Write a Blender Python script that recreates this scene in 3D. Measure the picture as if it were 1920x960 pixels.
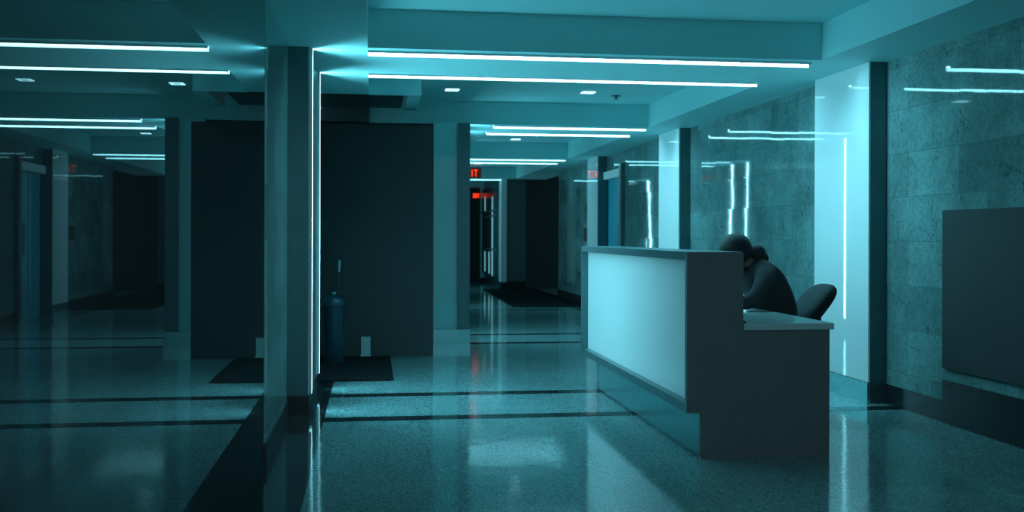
import bpy, bmesh, math, random
from mathutils import Vector, Matrix
random.seed(7)
R = math.radians
for o in list(bpy.data.objects): bpy.data.objects.remove(o)
S = bpy.context.scene
COL = S.collection

# ---------------------------------------------------------------- camera, world, exposure
H = 1.191
F_PX = 1916.5
cd = bpy.data.cameras.new('camera'); cam = bpy.data.objects.new('camera', cd); COL.objects.link(cam)
cam.location = (0, 0, H)
cam.rotation_euler = (Matrix.Rotation(R(-7.834), 4, 'Z') @ Matrix.Rotation(R(90), 4, 'X') @ Matrix.Rotation(R(0.171), 4, 'Z')).to_euler()
cd.sensor_width = 36; cd.lens = 36 * F_PX / 1920
cd.shift_y = -(480 - 441.52) / 1920
cd.clip_start = 0.05; cd.clip_end = 200
cd.dof.use_dof = True; cd.dof.focus_distance = 6.0; cd.dof.aperture_fstop = 3.5
S.camera = cam

WORLD_STRENGTH = 0.55
world = bpy.data.worlds.new('world'); S.world = world; world.use_nodes = True
bg = world.node_tree.nodes['Background']
bg.inputs[0].default_value = (0.46, 0.86, 1.0, 1); bg.inputs[1].default_value = WORLD_STRENGTH

LED_COLOR = (0.26, 0.82, 1.0); LED_STRENGTH = 90.0
S.view_settings.view_transform = 'Standard'; S.view_settings.look = 'None'
S.view_settings.exposure = 0.0; S.view_settings.gamma = 1.0
S.view_settings.use_curve_mapping = False
S.cycles.max_bounces = 10; S.cycles.diffuse_bounces = 5; S.cycles.glossy_bounces = 5
S.cycles.caustics_reflective = False; S.cycles.caustics_refractive = False
S.cycles.use_denoising = True
S.cycles.sample_clamp_indirect = 6

# ---------------------------------------------------------------- materials
def mat(name, base=(.5, .5, .5), rough=.5, metal=0., ior=1.5, emit=None, es=0., coat=0.):
    m = bpy.data.materials.new(name); m.use_nodes = True
    b = m.node_tree.nodes['Principled BSDF']
    b.inputs['Base Color'].default_value = (*base, 1); b.inputs['Roughness'].default_value = rough
    b.inputs['Metallic'].default_value = metal; b.inputs['IOR'].default_value = ior
    b.inputs['Coat Weight'].default_value = coat
    if emit: b.inputs['Emission Color'].default_value = (*emit, 1); b.inputs['Emission Strength'].default_value = es
    return m
def N(m, t, **kw):
    n = m.node_tree.nodes.new(t)
    for k, v in kw.items():
        if k in n.inputs: n.inputs[k].default_value = v
        else: setattr(n, k, v)
    return n
def L(m, a, b): m.node_tree.links.new(a, b)
def P(m): return m.node_tree.nodes['Principled BSDF']
def mixc(m, fac, a, b, typ='MIX'):
    n = N(m, 'ShaderNodeMix', data_type='RGBA', blend_type=typ)
    for s, v in ((0, fac), (6, a), (7, b)):
        if hasattr(v, 'is_linked'): L(m, v, n.inputs[s])
        else: n.inputs[s].default_value = v
    return n.outputs[2]
def ramp(m, x, p0, c0, p1, c1):
    n = N(m, 'ShaderNodeValToRGB'); L(m, x, n.inputs[0])
    n.color_ramp.elements[0].position = p0; n.color_ramp.elements[0].color = c0
    n.color_ramp.elements[1].position = p1; n.color_ramp.elements[1].color = c1
    return n.outputs[0]

def noise_tint(m, base, amt=.12, scale=6.):
    tc = N(m, 'ShaderNodeTexCoord'); nz = N(m, 'ShaderNodeTexNoise', Scale=scale, Detail=4.)
    L(m, tc.outputs['Object'], nz.inputs['Vector'])
    lo = tuple(c * (1 - amt) for c in base) + (1,); hi = tuple(min(1, c * (1 + amt)) for c in base) + (1,)
    L(m, mixc(m, nz.outputs[0], lo, hi), P(m).inputs['Base Color'])
    return nz

M = {}
M['paint'] = mat('ceiling paint', (.40, .80, .82), .55); noise_tint(M['paint'], (.40, .80, .82), .04, 3)
M['end_paint'] = mat('dark grey paint', (.06, .12, .125), .5)  # end wall colour; on the alcove ceiling board it stands for shade
M['metal'] = mat('satin dark metal', (.075, .17, .185), .28, .55); noise_tint(M['metal'], (.075, .17, .185), .15, 9)
M['steel'] = mat('brushed steel', (.22, .55, .58), .25, .85); noise_tint(M['steel'], (.22, .55, .58), .12, 14)
M['white_glass'] = mat('back painted white glass', (.84, .90, .91), .015, 0, 1.5)
M['partition'] = mat('matt black cladding', (.034, .040, .042), .8)
M['pier_glass'] = mat('teal back painted glass', (.36, .84, .86), .03)
M['black'] = mat('black laminate', (.15, .17, .175), .55); noise_tint(M['black'], (.15, .17, .175), .1, 12)
M['gloss_black'] = mat('polished black', (.020, .024, .025), .25)
M['mirror_glass'] = mat('dark polished glass', (.028, .034, .036), .008, 0, 1.27)
M['desktop'] = mat('pale solid surface', (.50, .66, .68), .12)
M['alu'] = mat('white enamelled channel', (.80, .84, .84), .4)
M['led'] = mat('lit diffuser', (.8, .9, .9), .5, emit=LED_COLOR, es=LED_STRENGTH)
M['led_column'] = mat('bright lit diffuser', (.8, .9, .9), .5, emit=LED_COLOR, es=LED_STRENGTH * 1.3)
M['led_third'] = mat('lit diffuser, third beam', (.8, .9, .9), .5, emit=LED_COLOR, es=15.)
M['led_second'] = mat('lit diffuser, even', (.8, .9, .9), .5, emit=LED_COLOR, es=LED_STRENGTH * .36)
M['led_far'] = mat('lit diffuser, weak', (.8, .9, .9), .5, emit=LED_COLOR, es=12.)
M['upright'] = mat('glowing edge', (.6, .8, .8), .5, emit=(.3, .85, 1), es=.35)
M['led_soft'] = mat('dimmed diffuser', (.8, .9, .9), .5, emit=(.35, .85, 1), es=4.)
M['exit_red'] = mat('red lit letters', (.8, .05, .02), .5, emit=(1, .055, .012), es=1.3)
M['sign_face'] = mat('sign face', (.10, .03, .02), .4, emit=(1, .04, .01), es=.05)
M['mat'] = mat('black rubber mat', (.010, .012, .013), 1., 0, 1.12); noise_tint(M['mat'], (.010, .012, .013), .3, 90)
M['cloth'] = mat('dark knit', (.040, .046, .050), .95); noise_tint(M['cloth'], (.040, .046, .050), .2, 60)
M['trousers'] = mat('dark denim', (.024, .034, .040), .95); noise_tint(M['trousers'], (.024, .034, .040), .2, 80)
M['skin'] = mat('skin', (.16, .11, .09), .6)
M['hair'] = mat('dark hair', (.020, .024, .026), .7); noise_tint(M['hair'], (.020, .024, .026), .3, 50)
M['fabric'] = mat('dark chair fabric', (.026, .038, .042), .95); noise_tint(M['fabric'], (.026, .038, .042), .2, 90)
M['plastic'] = mat('black plastic', (.03, .04, .045), .4)
M['bin'] = mat('dark blue enamel', (.012, .05, .075), .3, .3)
M['door'] = mat('blue lacquered metal', (.06, .55, .72), .2, .1); noise_tint(M['door'], (.06, .55, .72), .1, 2)
M['grey'] = mat('pale grey plate', (.35, .50, .50), .4)

def stone(name, base, amt=1.0):
    m = mat(name, base, .07, 0, 1.6); nt = m.node_tree
    tc = N(m, 'ShaderNodeTexCoord'); sp = N(m, 'ShaderNodeSeparateXYZ'); cb = N(m, 'ShaderNodeCombineXYZ')
    L(m, tc.outputs['Object'], sp.inputs[0]); L(m, sp.outputs[1], cb.inputs[0]); L(m, sp.outputs[2], cb.inputs[1])
    mp = N(m, 'ShaderNodeMapping'); mp.inputs['Location'].default_value = (.13, .06, 0); L(m, cb.outputs[0], mp.inputs[0])
    br = N(m, 'ShaderNodeTexBrick', offset=.5); L(m, mp.outputs[0], br.inputs['Vector'])
    for k, v in {'Scale': 1., 'Brick Width': .61, 'Row Height': .305, 'Mortar Size': .0016, 'Mortar Smooth': .1, 'Bias': 0.}.items(): br.inputs[k].default_value = v
    br.inputs['Color1'].default_value = (0, 0, 0, 1); br.inputs['Color2'].default_value = (1, 1, 1, 1); br.inputs['Mortar'].default_value = (.5, .5, .5, 1)
    wn = N(m, 'ShaderNodeTexWhiteNoise', noise_dimensions='1D'); 
    bw = N(m, 'ShaderNodeRGBToBW'); L(m, br.outputs['Color'], bw.inputs[0]); L(m, bw.outputs[0], wn.inputs['W'])
    # mottled travertine: broad clouds, fine grain, thin broken cracks
    n1 = N(m, 'ShaderNodeTexNoise', Scale=2.3, Detail=6., Roughness=.65); L(m, tc.outputs['Object'], n1.inputs['Vector'])
    n2 = N(m, 'ShaderNodeTexNoise', Scale=38., Detail=5., Roughness=.7); L(m, tc.outputs['Object'], n2.inputs['Vector'])
    off = N(m, 'ShaderNodeVectorMath', operation='MULTIPLY_ADD'); L(m, n1.outputs['Color'], off.inputs[0]); off.inputs[1].default_value = (.5, .5, .5); L(m, tc.outputs['Object'], off.inputs[2])
    vo = N(m, 'ShaderNodeTexVoronoi', feature='DISTANCE_TO_EDGE', Scale=3.2); L(m, off.outputs[0], vo.inputs['Vector'])
    n3 = N(m, 'ShaderNodeTexNoise', Scale=5., Detail=3.); L(m, tc.outputs['Object'], n3.inputs['Vector'])
    a = ramp(m, n1.outputs[0], .35, (*[c * .72 for c in base], 1), .68, (*[min(1, c * 1.22) for c in base], 1))
    g = ramp(m, n2.outputs[0], .36, (.62, .62, .62, 1), .56, (1, 1, 1, 1))
    c = mixc(m, .75, a, g, 'MULTIPLY')
    cr = ramp(m, vo.outputs['Distance'], .004, (1, 1, 1, 1), .016, (0, 0, 0, 1))
    msk = ramp(m, n3.outputs[0], .52, (0, 0, 0, 1), .60, (1, 1, 1, 1))
    ck = N(m, 'ShaderNodeMath', operation='MULTIPLY'); L(m, cr, ck.inputs[0]); L(m, msk, ck.inputs[1])
    c = mixc(m, ck.outputs[0], c, (*[b * .30 for b in base], 1))
    t = ramp(m, wn.outputs['Value'], 0., (.78, .80, .80, 1), 1., (1.15, 1.12, 1.12, 1))
    c = mixc(m, 1., c, t, 'MULTIPLY')
    c = mixc(m, br.outputs['Fac'], c, (*[b * .45 for b in base], 1))
    L(m, c, P(m).inputs['Base Color'])
    # each slab is set very slightly out of true
    v1 = N(m, 'ShaderNodeVectorMath', operation='SUBTRACT'); L(m, wn.outputs['Color'], v1.inputs[0]); v1.inputs[1].default_value = (.5, .5, .5)
    n4 = N(m, 'ShaderNodeTexNoise', Scale=2.6, Detail=1.); L(m, tc.outputs['Object'], n4.inputs['Vector'])
    v4 = N(m, 'ShaderNodeVectorMath', operation='SUBTRACT'); L(m, n4.outputs['Color'], v4.inputs[0]); v4.inputs[1].default_value = (.5, .5, .5)
    v5 = N(m, 'ShaderNodeVectorMath', operation='MULTIPLY'); L(m, v4.outputs[0], v5.inputs[0]); v5.inputs[1].default_value = (.004, .004, .002)
    v2 = N(m, 'ShaderNodeVectorMath', operation='MULTIPLY'); L(m, v1.outputs[0], v2.inputs[0]); v2.inputs[1].default_value = (.006, .006, .004)
    ge = N(m, 'ShaderNodeNewGeometry'); v3 = N(m, 'ShaderNodeVectorMath', operation='ADD'); L(m, v2.outputs[0], v3.inputs[0]); L(m, ge.outputs['Normal'], v3.inputs[1])
    v7 = N(m, 'ShaderNodeVectorMath', operation='ADD'); L(m, v3.outputs[0], v7.inputs[0]); L(m, v5.outputs[0], v7.inputs[1])
    v6 = N(m, 'ShaderNodeVectorMath', operation='NORMALIZE'); L(m, v7.outputs[0], v6.inputs[0]); L(m, v6.outputs[0], P(m).inputs['Normal'])
    rr = ramp(m, n2.outputs[0], .35, (.055, .055, .055, 1), .6, (.015, .015, .015, 1)); L(m, rr, P(m).inputs['Roughness'])
    return m
M['stone'] = stone('polished travertine', (.20, .36, .36))

def terrazzo(name, base, dark, rough=.13):
    m = mat(name, base, rough)
    tc = N(m, 'ShaderNodeTexCoord')
    vo = N(m, 'ShaderNodeTexVoronoi', Scale=150.); L(m, tc.outputs['Object'], vo.inputs['Vector'])
    bw = N(m, 'ShaderNodeRGBToBW'); L(m, vo.outputs['Color'], bw.inputs[0])
    c = ramp(m, bw.outputs[0], .25, (*[b * .58 for b in base], 1), .8, (*[min(1, b * 1.4) for b in base], 1))
    n1 = N(m, 'ShaderNodeTexNoise', Scale=1.3, Detail=3.); L(m, tc.outputs['Object'], n1.inputs['Vector'])
    c = mixc(m, .5, c, ramp(m, n1.outputs[0], .3, (.75, .75, .75, 1), .7, (1.1, 1.1, 1.1, 1)), 'MULTIPLY')
    br = N(m, 'ShaderNodeTexBrick', offset=0.); mp = N(m, 'ShaderNodeMapping'); mp.inputs['Location'].default_value = (.3, .15, 0)
    L(m, tc.outputs['Object'], mp.inputs[0]); L(m, mp.outputs[0], br.inputs['Vector'])
    for k, v in {'Scale': 1., 'Brick Width': .61, 'Row Height': .61, 'Mortar Size': .0015, 'Mortar Smooth': .1}.items(): br.inputs[k].default_value = v
    c = mixc(m, br.outputs['Fac'], c, (*[b * .5 for b in base], 1))
    L(m, c, P(m).inputs['Base Color'])
    nb = N(m, 'ShaderNodeTexNoise', Scale=5., Detail=2.); L(m, tc.outputs['Object'], nb.inputs['Vector'])
    bp = N(m, 'ShaderNodeBump', Strength=.05, Distance=.02); L(m, nb.outputs[0], bp.inputs['Height']); L(m, bp.outputs[0], P(m).inputs['Normal'])
    return m
M['floor'] = terrazzo('polished terrazzo', (.15, .28, .285), None, .085)
M['floor_dark'] = terrazzo('dark terrazzo', (.014, .020, .022), None, .085)

# ---------------------------------------------------------------- mesh helpers
class MB:
    def __init__(s): s.bm = bmesh.new()
    def box(s, x0, x1, y0, y1, z0, z1, bev=0.):
        t = bmesh.new(); bmesh.ops.create_cube(t, size=1)
        bmesh.ops.scale(t, vec=(x1 - x0, y1 - y0, z1 - z0), verts=t.verts)
        bmesh.ops.translate(t, vec=((x0 + x1) / 2, (y0 + y1) / 2, (z0 + z1) / 2), verts=t.verts)
        if bev: bmesh.ops.bevel(t, geom=list(t.edges), offset=bev, segments=2, affect='EDGES', profile=.6)
        return s._add(t)
    def obox(s, c, size, rot, bev=0.):
        t = bmesh.new(); bmesh.ops.create_cube(t, size=1); bmesh.ops.scale(t, vec=size, verts=t.verts)
        if bev: bmesh.ops.bevel(t, geom=list(t.edges), offset=bev, segments=3, affect='EDGES', profile=.6)
        bmesh.ops.transform(t, matrix=Matrix.Translation(c) @ rot, verts=t.verts); return s._add(t)
    def cyl(s, p, q, r0, r1=None, n=24):
        p, q = Vector(p), Vector(q); r1 = r0 if r1 is None else r1
        t = bmesh.new(); bmesh.ops.create_cone(t, cap_ends=True, segments=n, radius1=r0, radius2=r1, depth=(q - p).length)
        rot = Vector((0, 0, 1)).rotation_difference(q - p).to_matrix().to_4x4()
        bmesh.ops.transform(t, matrix=Matrix.Translation((p + q) / 2) @ rot, verts=t.verts); return s._add(t)
    def ball(s, c, r, rot=None, n=20):
        t = bmesh.new(); bmesh.ops.create_uvsphere(t, u_segments=n, v_segments=n // 2 + 2, radius=1)
        r = (r, r, r) if isinstance(r, (int, float)) else r
        bmesh.ops.scale(t, vec=r, verts=t.verts)
        bmesh.ops.transform(t, matrix=Matrix.Translation(c) @ (rot or Matrix()), verts=t.verts); return s._add(t)
    def lathe(s, c, prof, n=32):
        t = bmesh.new(); rings = []
        for (r, z) in prof:
            rings.append([t.verts.new((c[0] + r * math.cos(2 * math.pi * k / n), c[1] + r * math.sin(2 * math.pi * k / n), c[2] + z)) for k in range(n)])
        for a, b in zip(rings, rings[1:]):
            for k in range(n): t.faces.new((a[k], a[(k + 1) % n], b[(k + 1) % n], b[k]))
        t.faces.new(rings[0][::-1]); t.faces.new(rings[-1]); return s._add(t)
    def _add(s, t):
        me = bpy.data.meshes.new('t'); t.to_mesh(me); t.free(); s.bm.from_mesh(me); bpy.data.meshes.remove(me); return s
    def build(s, name, m, parent=None, smooth=False):
        me = bpy.data.meshes.new(name); bmesh.ops.recalc_face_normals(s.bm, faces=s.bm.faces)
        s.bm.to_mesh(me); s.bm.free(); me.materials.append(m)
        if smooth:
            for p in me.polygons: p.use_smooth = True
            me.set_sharp_from_angle(angle=R(40))
        o = bpy.data.objects.new(name, me); COL.objects.link(o); o.parent = parent
        return o
def tag(o, label, cat, group=None, kind=None):
    if label: o['label'] = label
    if cat: o['category'] = cat
    if group: o['group'] = group
    if kind: o['kind'] = kind
    return o
def empty(name, label, cat, loc=(0, 0, 0), group=None):
    o = bpy.data.objects.new(name, None); COL.objects.link(o); o.location = loc; o.empty_display_size = .1
    return tag(o, label, cat, group)
def local(o):      # keep world-space meshes where they are under a moved Empty
    for c in o.children: c.matrix_parent_inverse = Matrix.Translation(-o.location)
def struct(name, mb, m, parent=None, label=None):
    o = mb.build(name, M[m], parent)
    if parent is None: o['kind'] = 'structure'
    if label: o['label'] = label
    return o
def sbox(name, m, *a, bev=0., **k): return struct(name, MB().box(*a, bev=bev), m, **k)

# ---------------------------------------------------------------- levels and stations
ZB, ZT = 2.438, 2.697            # underside of beams, recessed ceiling
XL, XR = -.55, 3.65              # left and right wall faces by the camera
XS0, XS1 = -.027, 3.151          # inner edges of the side soffits
XC, XP = -.415, 3.516            # faces of the projecting portal columns
X2 = 0.95; X2C = 1.084           # left wall and column face from the second portal on

# floor
sbox('floor', 'floor', -1.2, 6.5, -3, 27, -.12, 0, label='polished speckled terrazzo floor')
for k, (x0, x1, y) in enumerate([(-.30, XR - .0, 6.69), (-.30, XR, 7.68), (X2C - .0, XR, 11.23), (X2C, XR, 12.21), (X2C, XR, 16.25)]):
    w = .085
    sbox('floor_strip', 'floor_dark', x0 if k > 1 else -.30, x1, y - w, y + w - .02, 0, .0012)
sbox('floor_strip', 'floor_dark', XL, -.30, -3, 10.07, 0, .0015)

# ceiling and beams
sbox('ceiling', 'paint', -1.2, 6.5, 3, 27, ZT, ZT + .15)
sbox('ceiling_beam', 'paint', XS1, XR + .2, 3, 22.6, ZB, ZT)                     # right soffit
sbox('ceiling_beam', 'paint', XL - .2, XS0, 3, 9.15, ZB, ZT)                     # left soffit
sbox('ceiling_beam', 'paint', XS0, XS1, 6.869, 8.10, ZB, ZT)
sbox('ceiling_beam', 'paint', XS0, XS1, 11.43, 12.38, ZB, ZT)
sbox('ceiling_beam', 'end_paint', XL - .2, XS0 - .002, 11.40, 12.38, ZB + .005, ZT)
sbox('ceiling_shade_panel', 'end_paint', XL, .32, 9.20, 11.40, 2.60, ZT)  # dark board added to dim the alcove recess, shade put into its colour
sbox('ceiling_beam', 'paint', 1.37, XS1, 16.36, 17.32, ZB, ZT)
sbox('ceiling_beam', 'paint', X2 - .3, 1.37, 12.38, 22.3, ZB, ZT)
sbox('ceiling_beam', 'paint', 1.0, XS1, 22.25, 23.3, ZB, ZT)
sbox('ceiling_beam', 'paint', XS0, .44, 9.15, 9.20, ZB, ZT)                       # fascia over the left alcove
sbox('ceiling_beam', 'paint', .32, .44, 9.20, 10.26, ZB, ZT)

# left side: dark glass, stone pier, projecting column
sbox('wall_left_glass', 'mirror_glass', XL - .03, XL, -3, 5.43, .0, ZB)
sbox('wall_left', 'stone', XL - .2, XL, 5.45, 12.4, 0, ZB)
sbox('baseboard_left', 'gloss_black', XL, XL + .012, 5.43, 6.90, 0, .105)
sbox('column', 'metal', XL, XC, 6.90, 8.10, 0, ZB)
sbox('baseboard_left_column', 'gloss_black', XL, XC + .008, 6.885, 8.11, 0, .125)
# dark partition of the alcove and what stands behind it
sbox('partition', 'partition', XL, .605, 10.07, 10.6, 0, 2.27, label='black full-width partition closing the dim alcove')
sbox('wall_alcove', 'partition', XL - .2, .68, 11.46, 11.60, 0, ZB)
# second portal, left
sbox('wall_pier', 'pier_glass', .68, X2, 11.33, 12.38, .148, ZB)
sbox('column', 'metal', X2, X2C, 11.30, 12.40, .148, ZB)
sbox('baseboard_pier', 'steel', .68, X2C + .006, 11.29, 12.41, 0, .148)
sbox('wall_left_far', 'stone', X2 - .15, X2, 12.38, 26.5, 0, ZB)
sbox('column', 'metal', X2, X2C, 16.28, 17.36, 0, ZB)
sbox('column', 'metal', X2, X2C, 22.25, 23.3, 0, ZB)

# right side
def stone_wall(y0, y1, z0=0, z1=ZB): return sbox('wall_right', 'stone', XR, XR + .2, y0, y1, z0, z1)
stone_wall(-3, 6.88)
stone_wall(7.75, 11.44); stone_wall(12.24, 14.62); stone_wall(14.62, 15.70, 2.06); stone_wall(16.45, 19.8)
for y0, y1 in ((6.875, 7.78), (11.424, 12.264), (15.72, 16.48)):
    sbox('column', 'metal', XP + .012, XR + .2, y0, y1, 0, ZB)
    sbox('wall_panel', 'white_glass', XP, XP + .012, y0 + .006, y1, .150, ZB)
    sbox('baseboard_right', 'steel', XP - .012, XP + .012, y0 - .004, y1, 0, .147)
sbox('baseboard_right', 'gloss_black', XR - .02, XR, -3, 6.12, 0, .275)
for y0, y1 in ((6.12, 6.87), (7.78, 11.42), (12.27, 14.52), (16.49, 19.8)):
    sbox('baseboard_right', 'gloss_black', XR - .012, XR, y0, y1, 0, .14)
# side passage and end walls
sbox('wall_passage', 'partition', XR + .2, 6.5, 19.65, 19.8, 0, ZT)
sbox('wall_end', 'end_paint', 2.95, 3.42, 22.6, 22.75, .17, ZT)
sbox('baseboard_end', 'gloss_black', 2.95, 3.42, 22.58, 22.75, 0, .17)
sbox('wall_end_side', 'partition', 3.42, 6.5, 22.6, 22.75, 0, ZT)
sbox('column', 'white_glass', 2.83, 2.95, 22.3, 22.75, .16, ZB)
sbox('baseboard_end', 'gloss_black', 2.83, 2.95, 22.3, 22.75, 0, .16)
sbox('wall_hall_right', 'metal', 2.86, 3.0, 22.75, 26.3, 0, ZT)
sbox('wall_hall_end', 'partition', .8, 3.0, 26.3, 26.45, 0, ZT)
sbox('ceiling_beam', 'paint', X2, 2.86, 26.0, 26.3, 2.42, ZT)
sbox('door_jamb', 'paint', 2.78, 2.86, 26.1, 26.3, .1, 2.42)

# ---------------------------------------------------------------- light strips
def strip(axis, a0, a1, y, fix, label, group, w=.045, t=.032, m='led'):
    """axis 'x': under a beam from x=a0..a1; axis 'z': up a column face at x=fix."""
    q = .003
    if axis == 'x':
        e = empty('light_strip', label, 'light strip', ((a0 + a1) / 2, y, fix), group)
        mb = MB(); mb.box(a0, a1, y - w / 2 - q, y - w / 2, fix - t * .5, fix); mb.box(a0, a1, y + w / 2, y + w / 2 + q, fix - t, fix)
        mb.build('channel', M['alu'], e)
        MB().box(a0 + .004, a1 - .004, y - w / 2, y + w / 2, fix - .002, fix).build('diffuser', M[m], e)
    else:
        e = empty('light_strip', label, 'light strip', (fix, y, a0), group)
        mb = MB(); mb.box(fix, fix + t, y - w / 2 - q, y - w / 2, a0, a1); mb.box(fix, fix + t, y + w / 2, y + w / 2 + q, a0, a1)
        mb.build('channel', M['alu'], e)
        MB().box(fix, fix + .002, y - w / 2, y + w / 2, a0 + .004, a1 - .004).build('diffuser', M[m], e)
    local(e); return e
gh = 'horizontal light strips under the ceiling beams'; gv = 'vertical light strips on the portal columns'
strip('x', XS0, 3.12, 6.985, ZB, 'long horizontal light strip nearest the camera, on the front edge of the first ceiling beam', gh)
strip('x', XS0, 3.12, 7.985, ZB, 'horizontal light strip on the rear edge of the first ceiling beam', gh, t=.025)
strip('x', 1.37, XS1, 11.51, ZB, 'horizontal light strip on the front edge of the second ceiling beam', gh)
strip('x', 1.37, XS1, 12.26, ZB, 'horizontal light strip on the rear edge of the second ceiling beam', gh)
strip('x', 1.37, XS1, 16.44, ZB, 'horizontal light strip on the front edge of the third ceiling beam', gh, m='led_third')
strip('x', 1.37, XS1, 17.20, ZB, 'horizontal light strip on the rear edge of the third ceiling beam', gh, m='led_third')
strip('x', 1.37, 2.83, 22.4, ZB, 'short distant horizontal light strip under the exit sign', gh, m='led_far')
strip('z', .125, ZB, 6.985, XC, 'left of the two bright vertical light strips on the dark column beside the glass', gv, w=.036, t=.022, m='led_column')
strip('z', .125, ZB, 7.985, XC, 'right of the two bright vertical light strips on the dark column beside the glass', gv, w=.036, t=.022, m='led_column')
for y, n in ((11.51, 'front'), (12.26, 'rear')):
    strip('z', .148, ZB, y, X2C, '%s vertical light strip on the second column, mirrored in the white glass panel' % n, gv, w=.05, t=.0015, m='led_second')
for y, n in ((16.44, 'front'), (17.20, 'rear')):
    strip('z', .13, ZB, y, X2C, '%s vertical strip on the third column, mirrored above the person' % n, gv, w=.05, t=.0015, m='led_second')
strip('z', .13, ZB, 22.4, X2C, 'vertical light strip on the farthest left column, mirrored beside the lift door', gv, w=.07, t=.0015, m='led_second')

# downlights
def downlight(x, y, label):
    e = empty('ceiling_downlight', label, 'downlight', (x, y, ZT), 'square recessed downlights')
    mb = MB(); s, i = .068, .040
    mb.box(x - s, x + s, y - s, y - i, ZT - .006, ZT).box(x - s, x + s, y + i, y + s, ZT - .006, ZT)
    mb.box(x - s, x - i, y - i, y + i, ZT - .006, ZT).box(x + i, x + s, y - i, y + i, ZT - .006, ZT)
    mb.build('lit_ring', M['led_soft'], e)
    MB().box(x - i, x + i, y - i, y + i, ZT - .003, ZT).build('lens', M['grey'], e); local(e)
downlight(.824, 10.56, 'small square downlight in the recess behind the first beam, left of the two')
downlight(2.252, 10.53, 'small square downlight in the recess behind the first beam, right of the two')
downlight(2.232, 15.83, 'small square downlight in the recess behind the second beam')
downlight(2.213, 21.3, 'tiny far downlight just above the exit sign')
e = empty('sprinkler', 'small dark ceiling sprinkler beside the right downlight', 'sprinkler', (2.60, 10.72, ZT))
MB().lathe((2.6, 10.72, ZT - .012), [(.045, 0), (.05, .006), (.05, .012)]).build('escutcheon', M['metal'], e, True)
MB().cyl((2.6, 10.72, ZT - .012), (2.6, 10.72, ZT - .035), .012).lathe((2.6, 10.72, ZT - .04), [(.028, 0), (.03, .004), (.005, .006)]).build('deflector', M['metal'], e, True); local(e)

# exit signs
def letters(mb, x0, y, z0, hgt, wid):
    w = wid / 4.6; t = hgt * .16; g = w * .2
    def bx(a, b, c, d): mb.box(a, b, y - .006, y, c, d)
    x = x0
    bx(x, x + t, z0, z0 + hgt)
    for zz in (z0, z0 + hgt / 2 - t / 2, z0 + hgt - t): bx(x, x + w, zz, zz + t)
    x += w + g
    for s in (1, -1):
        a = math.atan2(hgt, w - t) * s
        mb.obox(((x + w / 2), y - .003, z0 + hgt / 2), (math.hypot(hgt, w - t) * .97, .006, t), Matrix.Rotation(-a, 4, 'Y'))
    x += w + g
    bx(x + w * .1, x + w * .1 + t, z0, z0 + hgt); x += w * .2 + t + g
    bx(x, x + w, z0 + hgt - t, z0 + hgt); bx(x + w / 2 - t / 2, x + w / 2 + t / 2, z0, z0 + hgt)
def exit_sign(x0, x1, y, z0, z1, label):
    e = empty('exit_sign', label, 'exit sign', ((x0 + x1) / 2, y, z0), 'red exit signs')
    MB().box(x0 - .015, x1 + .015, y - .03, y, z0 - .015, z1 + .015, .004).build('housing', M['plastic'], e)
    MB().box(x0, x1, y - .033, y - .03, z0, z1).build('face', M['sign_face'], e)
    mb = MB(); letters(mb, x0 + .02, y - .033, z0 + .02, z1 - z0 - .04, x1 - x0 - .04); o = mb.build('lettering', M['exit_red'], e); local(e)
exit_sign(1.93, 2.36, 22.25, 2.455, 2.645, 'larger red exit sign partly hidden by the near column')
exit_sign(2.58, 2.79, 26.3, 2.14, 2.29, 'smaller red exit sign deeper in the doorway over a dark door')

# ---------------------------------------------------------------- right wall details
e = empty('elevator_door', 'narrow blue door recessed in the right stone wall under a pale lintel', 'door', (XR, 15.15, 0))
MB().box(XR + .03, XR + .06, 14.62, 15.70, 0, 2.06).build('door_leaf', M['door'], e)
MB().box(XR + .022, XR + .03, 15.145, 15.165, 0, 2.04).box(XR + .01, XR + .03, 14.95, 14.97, .9, 1.35).build('centre_strip', M['steel'], e)
sbox('door_jamb', 'metal', XR - .06, XR, 14.50, 14.62, 0, 2.25)
lt = MB().box(XR - .045, XR, 14.64, 15.70, 2.07, 2.185, .004).build('lintel_lamp', mat('frosted lintel', (.55, .72, .72), .4, emit=(.3, .85, 1), es=.12), None); tag(lt, 'pale frosted box lintel over the narrow blue door', 'lintel lamp')
local(e)
e = empty('wall_screen', 'large dark rectangular panel low on the right stone wall', 'wall screen', (XR, 5.2, .31))
MB().box(XR - .022, XR, 4.0, 6.12, .35, 1.36, .003).build('bezel', M['partition'], e)
MB().box(XR - .024, XR - .022, 4.03, 6.09, .38, 1.33).build('panel_face', M['partition'], e); local(e)
e = empty('call_panel', 'small black panel on the far stone wall behind the counter corner', 'wall panel', (XR, 16.8, 1.0))
MB().box(XR - .09, XR, 16.58, 17.0, .98, 1.37, .006).build('housing', M['black'], e)
MB().box(XR - .093, XR - .09, 16.62, 16.96, 1.1, 1.33).build('screen', M['gloss_black'], e); local(e)

# hall beyond: glazed cabinet on the right wall
e = empty('display_cabinet', 'glazed wall cabinet with thin lit uprights inside the far hall', 'cabinet', (2.83, 24.2, .2))
MB().box(2.80, 2.86, 22.95, 26.0, .25, 2.35).build('body', M['metal'], e)
for z in (1.62, 1.74, .84): MB().box(2.785, 2.80, 22.95, 26.0, z, z + .05).build('rail', M['black'], e)
for y, z0, z1 in ((25.2, 1.80, 2.15), (25.2, .30, .80), (24.3, .28, .80), (23.65, .25, 2.10)):
    MB().box(2.785, 2.80, y, y + .10, z0, z1).build('lit_upright', M['upright'], e)
local(e)

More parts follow.
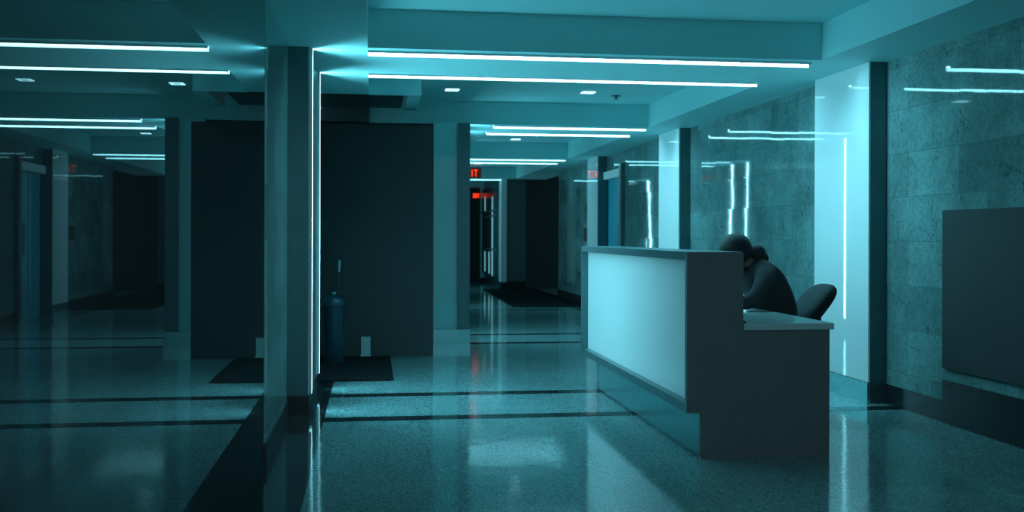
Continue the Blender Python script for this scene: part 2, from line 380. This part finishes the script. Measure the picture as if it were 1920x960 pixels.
# ---------------------------------------------------------------- mats, bin, plate on the left
tag(MB().box(XL + .02, .185, 8.42, 10.05, .002, .012, .003).build('floor_mat', M['mat'], None), 'black floor mat in front of the dark partition', 'mat')
t = bmesh.new(); vs = [(2.34, 16.85), (3.63, 16.85), (3.63, 22.5), (2.45, 22.5)]
a = [t.verts.new((x, y, .002)) for x, y in vs]; b = [t.verts.new((x, y, .012)) for x, y in vs]
t.faces.new(a[::-1]); t.faces.new(b)
for i in range(4): t.faces.new((a[i], a[(i + 1) % 4], b[(i + 1) % 4], b[i]))
mb = MB(); mb._add(t); tag(mb.build('floor_rug', M['mat'], None), 'large dark rug on the floor at the far end of the corridor', 'rug')

bx_, by_ = -.345, 9.62
e = empty('waste_bin', 'dark blue cylindrical bin with a domed lid standing in the dim alcove', 'bin', (bx_, by_, .012))
MB().lathe((bx_, by_, .012), [(.088, 0), (.09, .01), (.098, .50), (.10, .52)]).build('body', M['bin'], e, True)
lid = MB().lathe((bx_, by_, .535), [(.104, 0), (.104, .03), (.095, .06), (.07, .09), (.03, .105), (.004, .108)]).build('lid', M['bin'], e, True)
MB().lathe((bx_ + .0, by_, .642), [(.02, 0), (.022, .02), (.004, .032)]).build('knob', M['steel'], lid, True); local(e)
e = empty('broom', 'thin leaning stick with a pale grip behind the dark bin', 'stick', (-.335, 9.84, .012))
MB().cyl((-.335, 9.84, .012), (-.304, 9.858, .84), .009).build('shaft', M['plastic'], e, True)
MB().cyl((-.304, 9.858, .84), (-.30, 9.86, .95), .012).build('grip', M['grey'], e, True); local(e)
e = empty('wall_plate', 'small pale plate at the foot of the black partition', 'plate', (-.05, 10.07, .02))
MB().box(-.095, -.005, 10.055, 10.07, .02, .20, .002).build('plate', M['grey'], e)
MB().box(-.11, 0, 10.035, 10.07, .006, .020, .002).build('ledge', M['grey'], e); local(e)

# ---------------------------------------------------------------- reception counter
CX0, CX1, CY0, CY1 = 1.67, 1.985, 5.28, 8.05
DX1 = 2.475
e = empty('reception_desk', 'long reception counter with a pale glowing front panel and a lower desktop behind', 'reception desk', (1.98, 6.6, 0))
zt, zb = 1.107, .244
MB().box(CX0, CX1, CY0 + .012, CY1, zt - .045, zt, .002).build('countertop', M['metal'], e)['label'] = 'dark satin countertop'
mb = MB(); mb.box(CX0, CX1, CY0 + .03, CY1, zb, zb + .05, .002); mb.box(CX0, CX0 + .06, CY1 - .03, CY1, zb, zt - .045)
mb.box(CX0, CX0 + .06, CY0 + .012, CY0 + .03, zb, zt - .045); mb.build('front_frame', M['metal'], e)
MB().box(CX0 + .05, CX0 + .065, CY0 + .03, CY1 - .03, zb + .05, zt - .045).build('front_panel', M['white_glass'], e)['label'] = 'pale back-painted glass front panel'
MB().box(CX0, CX1, CY0, CY0 + .012, zb, zt - .006).box(CX0 + .06, CX1, CY0 + .012, CY0 + .03, zb, zt - .045).build('end_panel', M['black'], e)
MB().box(CX0 + .06, CX1, CY1 - .03, CY1, zb, zt - .045).build('end_panel', M['black'], e)
MB().box(CX1 - .02, CX1, CY0 + .03, CY1 - .03, 0, zt - .045).build('back_panel', M['black'], e)
mb = MB()
for y0, y1 in ((CY0 + .012, 6.115), (6.119, 6.93), (6.934, 7.73)): mb.box(1.745, 1.76, y0, y1, .012, zb)
mb.box(1.76, CX1 - .02, CY0 + .03, 7.73, 0, zb); mb.build('plinth', M['steel'], e)
MB().box(1.747, CX1, CY0, CY0 + .03, 0, zb).build('plinth_end', M['black'], e)
MB().box(CX1, DX1 + .02, CY0 - .012, CY1, .685, .72, .003).build('desktop', M['desktop'], e)
MB().box(CX1, DX1, CY0, CY0 + .04, 0, .685).build('desk_end_panel', M['black'], e)
MB().box(CX1, DX1, CY1 - .06, CY1 - .02, 0, .685).build('desk_end_panel', M['black'], e)
local(e)

# cord lying over the near end of the desktop
def tube(name, pts, r, m, parent=None):
    cu = bpy.data.curves.new(name, 'CURVE'); cu.dimensions = '3D'; cu.bevel_depth = r; cu.bevel_resolution = 3
    sp = cu.splines.new('BEZIER'); sp.bezier_points.add(len(pts) - 1)
    for p, q in zip(sp.bezier_points, pts): p.co = q; p.handle_left_type = p.handle_right_type = 'AUTO'
    o = bpy.data.objects.new(name, cu); me = bpy.data.meshes.new_from_object(o); bpy.data.objects.remove(o)
    me.materials.append(m); o = bpy.data.objects.new(name, me); COL.objects.link(o); o.parent = parent
    return o
tag(tube('desk_cord', [(2.00, 5.62, .727), (2.025, 5.55, .727), (2.03, 5.44, .727), (2.01, 5.33, .727), (1.998, 5.29, .728)], .005, M['plastic']), 'short black cord lying on the near end of the pale desktop', 'cord')

# ---------------------------------------------------------------- chair
cy = 6.42; cx = 2.62
ch = empty('office_chair', 'dark office chair behind the desk with a reclined rounded backrest', 'chair', (cx, cy, 0))
MB().obox((cx, cy, .412), (.46, .46, .075), Matrix(), .034).build('seat', M['fabric'], ch, True)
rot = Matrix.Rotation(R(40), 4, 'Y')
mb = MB(); t = bmesh.new(); bmesh.ops.create_uvsphere(t, u_segments=32, v_segments=20, radius=1)
for v in t.verts:            # flattened superellipse cushion
    x, y, z = v.co
    f = lambda a, p: math.copysign(abs(a) ** p, a)
    v.co = Vector((f(x, .8) * .058, f(y, .7) * .185, f(z, .7) * .20))
    v.co.x -= .10 * (v.co.y / .185) ** 2 * .25
bmesh.ops.transform(t, matrix=Matrix.Translation((2.898, cy + .03, .712)) @ rot, verts=t.verts); mb._add(t)
mb.build('backrest', M['fabric'], ch, True)
tube('back_support', [(2.72, cy, .40), (2.86, cy, .44), (2.92, cy, .56), (2.93, cy, .68)], .02, M['plastic'], ch)
MB().cyl((cx, cy, .10), (cx, cy, .38), .024).cyl((cx, cy, .10), (cx, cy, .25), .036).build('post', M['plastic'], ch, True)
for k in range(5):
    a = R(72 * k + 20); p = Vector((cx + .26 * math.cos(a), cy + .26 * math.sin(a), .075))
    lg = MB().cyl((cx, cy, .115), p, .028, .016, 12).build('leg', M['plastic'], ch, True)
    d = Vector((-math.sin(a), math.cos(a), 0))
    c = p - Vector((0, 0, .045))
    MB().cyl(c - d * .022, c + d * .022, .03, n=20).cyl(c, p, .008).build('caster', M['plastic'], lg, True)
local(ch)

# ---------------------------------------------------------------- person
def skin(name, verts, edges, mat_, parent, sub=2, root=0, extra=None, voxel=.0065):
    """verts: (x,y,z,r). Grown with a Skin modifier, then welded to one surface by a voxel remesh."""
    me = bpy.data.meshes.new(name); me.from_pydata([v[:3] for v in verts], edges, [])
    o = bpy.data.objects.new(name, me); COL.objects.link(o)
    o.modifiers.new('s', 'SKIN'); sv = me.skin_vertices[0].data if me.skin_vertices else None
    if sv is None:
        bm = bmesh.new(); bm.from_mesh(me); bm.verts.layers.skin.verify(); bm.to_mesh(me); bm.free(); sv = me.skin_vertices[0].data
    for i, v in enumerate(verts):
        r = v[3]; sv[i].radius = (r, r) if not isinstance(r, tuple) else r; sv[i].use_root = (i == root)
    sb = o.modifiers.new('u', 'SUBSURF'); sb.levels = sub; sb.render_levels = sub
    dg = bpy.context.evaluated_depsgraph_get(); ev = o.evaluated_get(dg)
    m2 = bpy.data.meshes.new_from_object(ev)
    bm = bmesh.new(); bm.from_mesh(m2)
    if extra:
        me3 = bpy.data.meshes.new('x'); extra.bm.to_mesh(me3); bm.from_mesh(me3); bpy.data.meshes.remove(me3)
    bm.to_mesh(m2); bm.free(); bpy.data.objects.remove(o)
    o = bpy.data.objects.new(name, m2); COL.objects.link(o)
    rm = o.modifiers.new('r', 'REMESH'); rm.mode = 'VOXEL'; rm.voxel_size = voxel; rm.use_smooth_shade = True
    sm = o.modifiers.new('m', 'SMOOTH'); sm.iterations = 3; sm.factor = .5
    dg = bpy.context.evaluated_depsgraph_get(); m4 = bpy.data.meshes.new_from_object(o.evaluated_get(dg))
    m4.materials.clear(); m4.materials.append(mat_); bpy.data.objects.remove(o)
    for p in m4.polygons: p.use_smooth = True
    o = bpy.data.objects.new(name, m4); COL.objects.link(o); o.parent = parent
    return o
py = 6.40
per = empty('person', 'seated person in dark clothes hunched over behind the reception counter', 'person', (2.62, py, 0))
# spine, arms, legs (pelvis first); the person faces -X, leaning over the desktop
V = []; E_ = []
def chain(pts, start=None):
    prev = start
    for p in pts:
        V.append(p); i = len(V) - 1
        if prev is not None: E_.append((prev, i))
        prev = i
    return prev
pel = chain([(2.615, py, .575, .125)])
wai = chain([(2.635, py, .68, .118)], pel)
che = chain([(2.575, py, .82, .135)], wai)
upp = chain([(2.505, py, .93, .115)], che)
nec = chain([(2.455, py, 1.0, .055), (2.40, py, 1.045, .055), (2.36, py, 1.08, .07)], upp)
hands = []
for s in (-1, 1):
    sh = chain([(2.50, py + s * .12, .935, .07), (2.485, py + s * .18, .92, .058)], upp)
    el = chain([(2.42, py + s * .24, .83, .046), (2.355, py + s * .25, .768, .040)], sh)
    wr = chain([(2.24, py + s * .19, .764, .033), (2.15, py + s * .12, .762, .026)], el)
    hands.append(chain([(2.11, py + s * .09, .760, .030), (2.07, py + s * .07, .757, .028)], wr))
    hip = chain([(2.58, py + s * .095, .55, .088)], pel)
    kn = chain([(2.38, py + s * .12, .555, .075), (2.17, py + s * .13, .545, .058)], hip)
    an = chain([(2.17, py + s * .13, .32, .052), (2.19, py + s * .13, .12, .038), (2.18, py + s * .13, .07, .038)], kn)
    chain([(2.10, py + s * .135, .045, .032), (2.055, py + s * .137, .04, .026)], an)
bodyV, bodyE = list(V), list(E_)
# fingers: a palm end at each hand, curled down on the desktop
for s, h in zip((-1, 1), hands):
    hx, hy, hz, _ = bodyV[h]
    for k in range(4):
        off = (k - 1.5) * .018; ln = (.062, .072, .068, .052)[k]
        V = bodyV; E_ = bodyE
        n0 = len(bodyV)
        bodyV += [(hx - .012, hy + off, hz, .0095), (hx - .012 - ln * .5, hy + off * 1.2, hz + .004, .0088), (hx - .012 - ln * .85, hy + off * 1.3, hz - .010, .008), (hx - .012 - ln, hy + off * 1.3, hz - .020, .007)]
        bodyE += [(h, n0), (n0, n0 + 1), (n0 + 1, n0 + 2), (n0 + 2, n0 + 3)]
    n0 = len(bodyV)
    bodyV += [(hx + .03, hy - s * .034, hz - .004, .011), (hx - .005, hy - s * .052, hz - .010, .010), (hx - .030, hy - s * .050, hz - .016, .008)]
    bodyE += [(h, n0), (n0, n0 + 1), (n0 + 1, n0 + 2)]
HC = Vector((2.348, py, 1.088)); HR = Matrix.Rotation(R(-38), 4, 'Y')     # head centre, nodding down towards -X
def hp(x, y, z): return HC + (HR @ Vector((x, y, z)))
hd = MB(); hd.ball(HC, (.098, .076, .100), HR, 28); hd.ball(hp(-.045, 0, -.065), (.052, .052, .058), HR, 20)
hd.ball(hp(-.103, 0, -.02), (.016, .012, .022), HR, 12); hd.ball(hp(-.090, 0, -.066), (.012, .022, .008), HR, 12)
for s in (-1, 1):
    hd.ball(hp(.005, s * .078, -.012), (.016, .008, .028), HR, 12); hd.ball(hp(-.084, s * .032, .002), (.014, .016, .010), HR, 12)
skin('body', bodyV, bodyE, M['skin'], per, extra=hd)
# sweater, trousers, shoes as close outer surfaces
def grow(pairs, d): return [(x, y, z, r + d) for (x, y, z, r) in pairs]
T = [(2.62, py, .60, .150), (2.64, py, .70, .150), (2.575, py, .83, .160), (2.505, py, .935, .140), (2.455, py, .995, .085), (2.43, py, 1.015, .078)]
E2 = [(0, 1), (1, 2), (2, 3), (3, 4), (4, 5)]
for s in (-1, 1):
    n = len(T)
    T += [(2.50, py + s * .12, .935, .085), (2.485, py + s * .18, .92, .072), (2.42, py + s * .24, .83, .060), (2.355, py + s * .25, .775, .052), (2.24, py + s * .19, .768, .045), (2.17, py + s * .135, .765, .040)]
    E2 += [(3, n)] + [(n + k, n + k + 1) for k in range(5)]
skin('sweater', T, E2, M['cloth'], per)
T = [(2.615, py, .56, .135)]; E2 = []
for s in (-1, 1):
    n = len(T)
    T += [(2.58, py + s * .095, .55, .100), (2.38, py + s * .12, .555, .088), (2.17, py + s * .13, .545, .072), (2.17, py + s * .13, .32, .066), (2.19, py + s * .13, .13, .056)]
    E2 += [(0, n)] + [(n + k, n + k + 1) for k in range(4)]
skin('trousers', T, E2, M['trousers'], per)
for s in (-1, 1):
    skin('shoe', [(2.225, py + s * .13, .045, .040), (2.17, py + s * .13, .05, .044), (2.10, py + s * .135, .045, .040), (2.04, py + s * .137, .04, .034)], [(0, 1), (1, 2), (2, 3)], M['plastic'], per)
hb = MB(); hb.ball(HC + (HR @ Vector((.012, 0, .010))), (.102, .086, .100), HR, 28)
hair = hb.build('hair', M['hair'], per, True)
sc = hair.data
bm = bmesh.new(); bm.from_mesh(sc)                 # open the cap over the face
inv = HR.inverted()
dl = [v for v in bm.verts if (lambda q: q.x < -.055 and q.z < .035)(inv @ (v.co - HC))]
bmesh.ops.delete(bm, geom=dl, context='VERTS'); bm.to_mesh(sc); bm.free()
sol = hair.modifiers.new('t', 'SOLIDIFY'); sol.thickness = .008; sol.offset = 1
bn = MB(); bn.ball((2.497, py, 1.078), (.060, .055, .060), None, 24).ball((2.53, py, 1.045), (.045, .045, .045), None, 20).ball((2.47, py, 1.085), .045)
bn.build('hair_bun', M['hair'], per, True)
local(per)
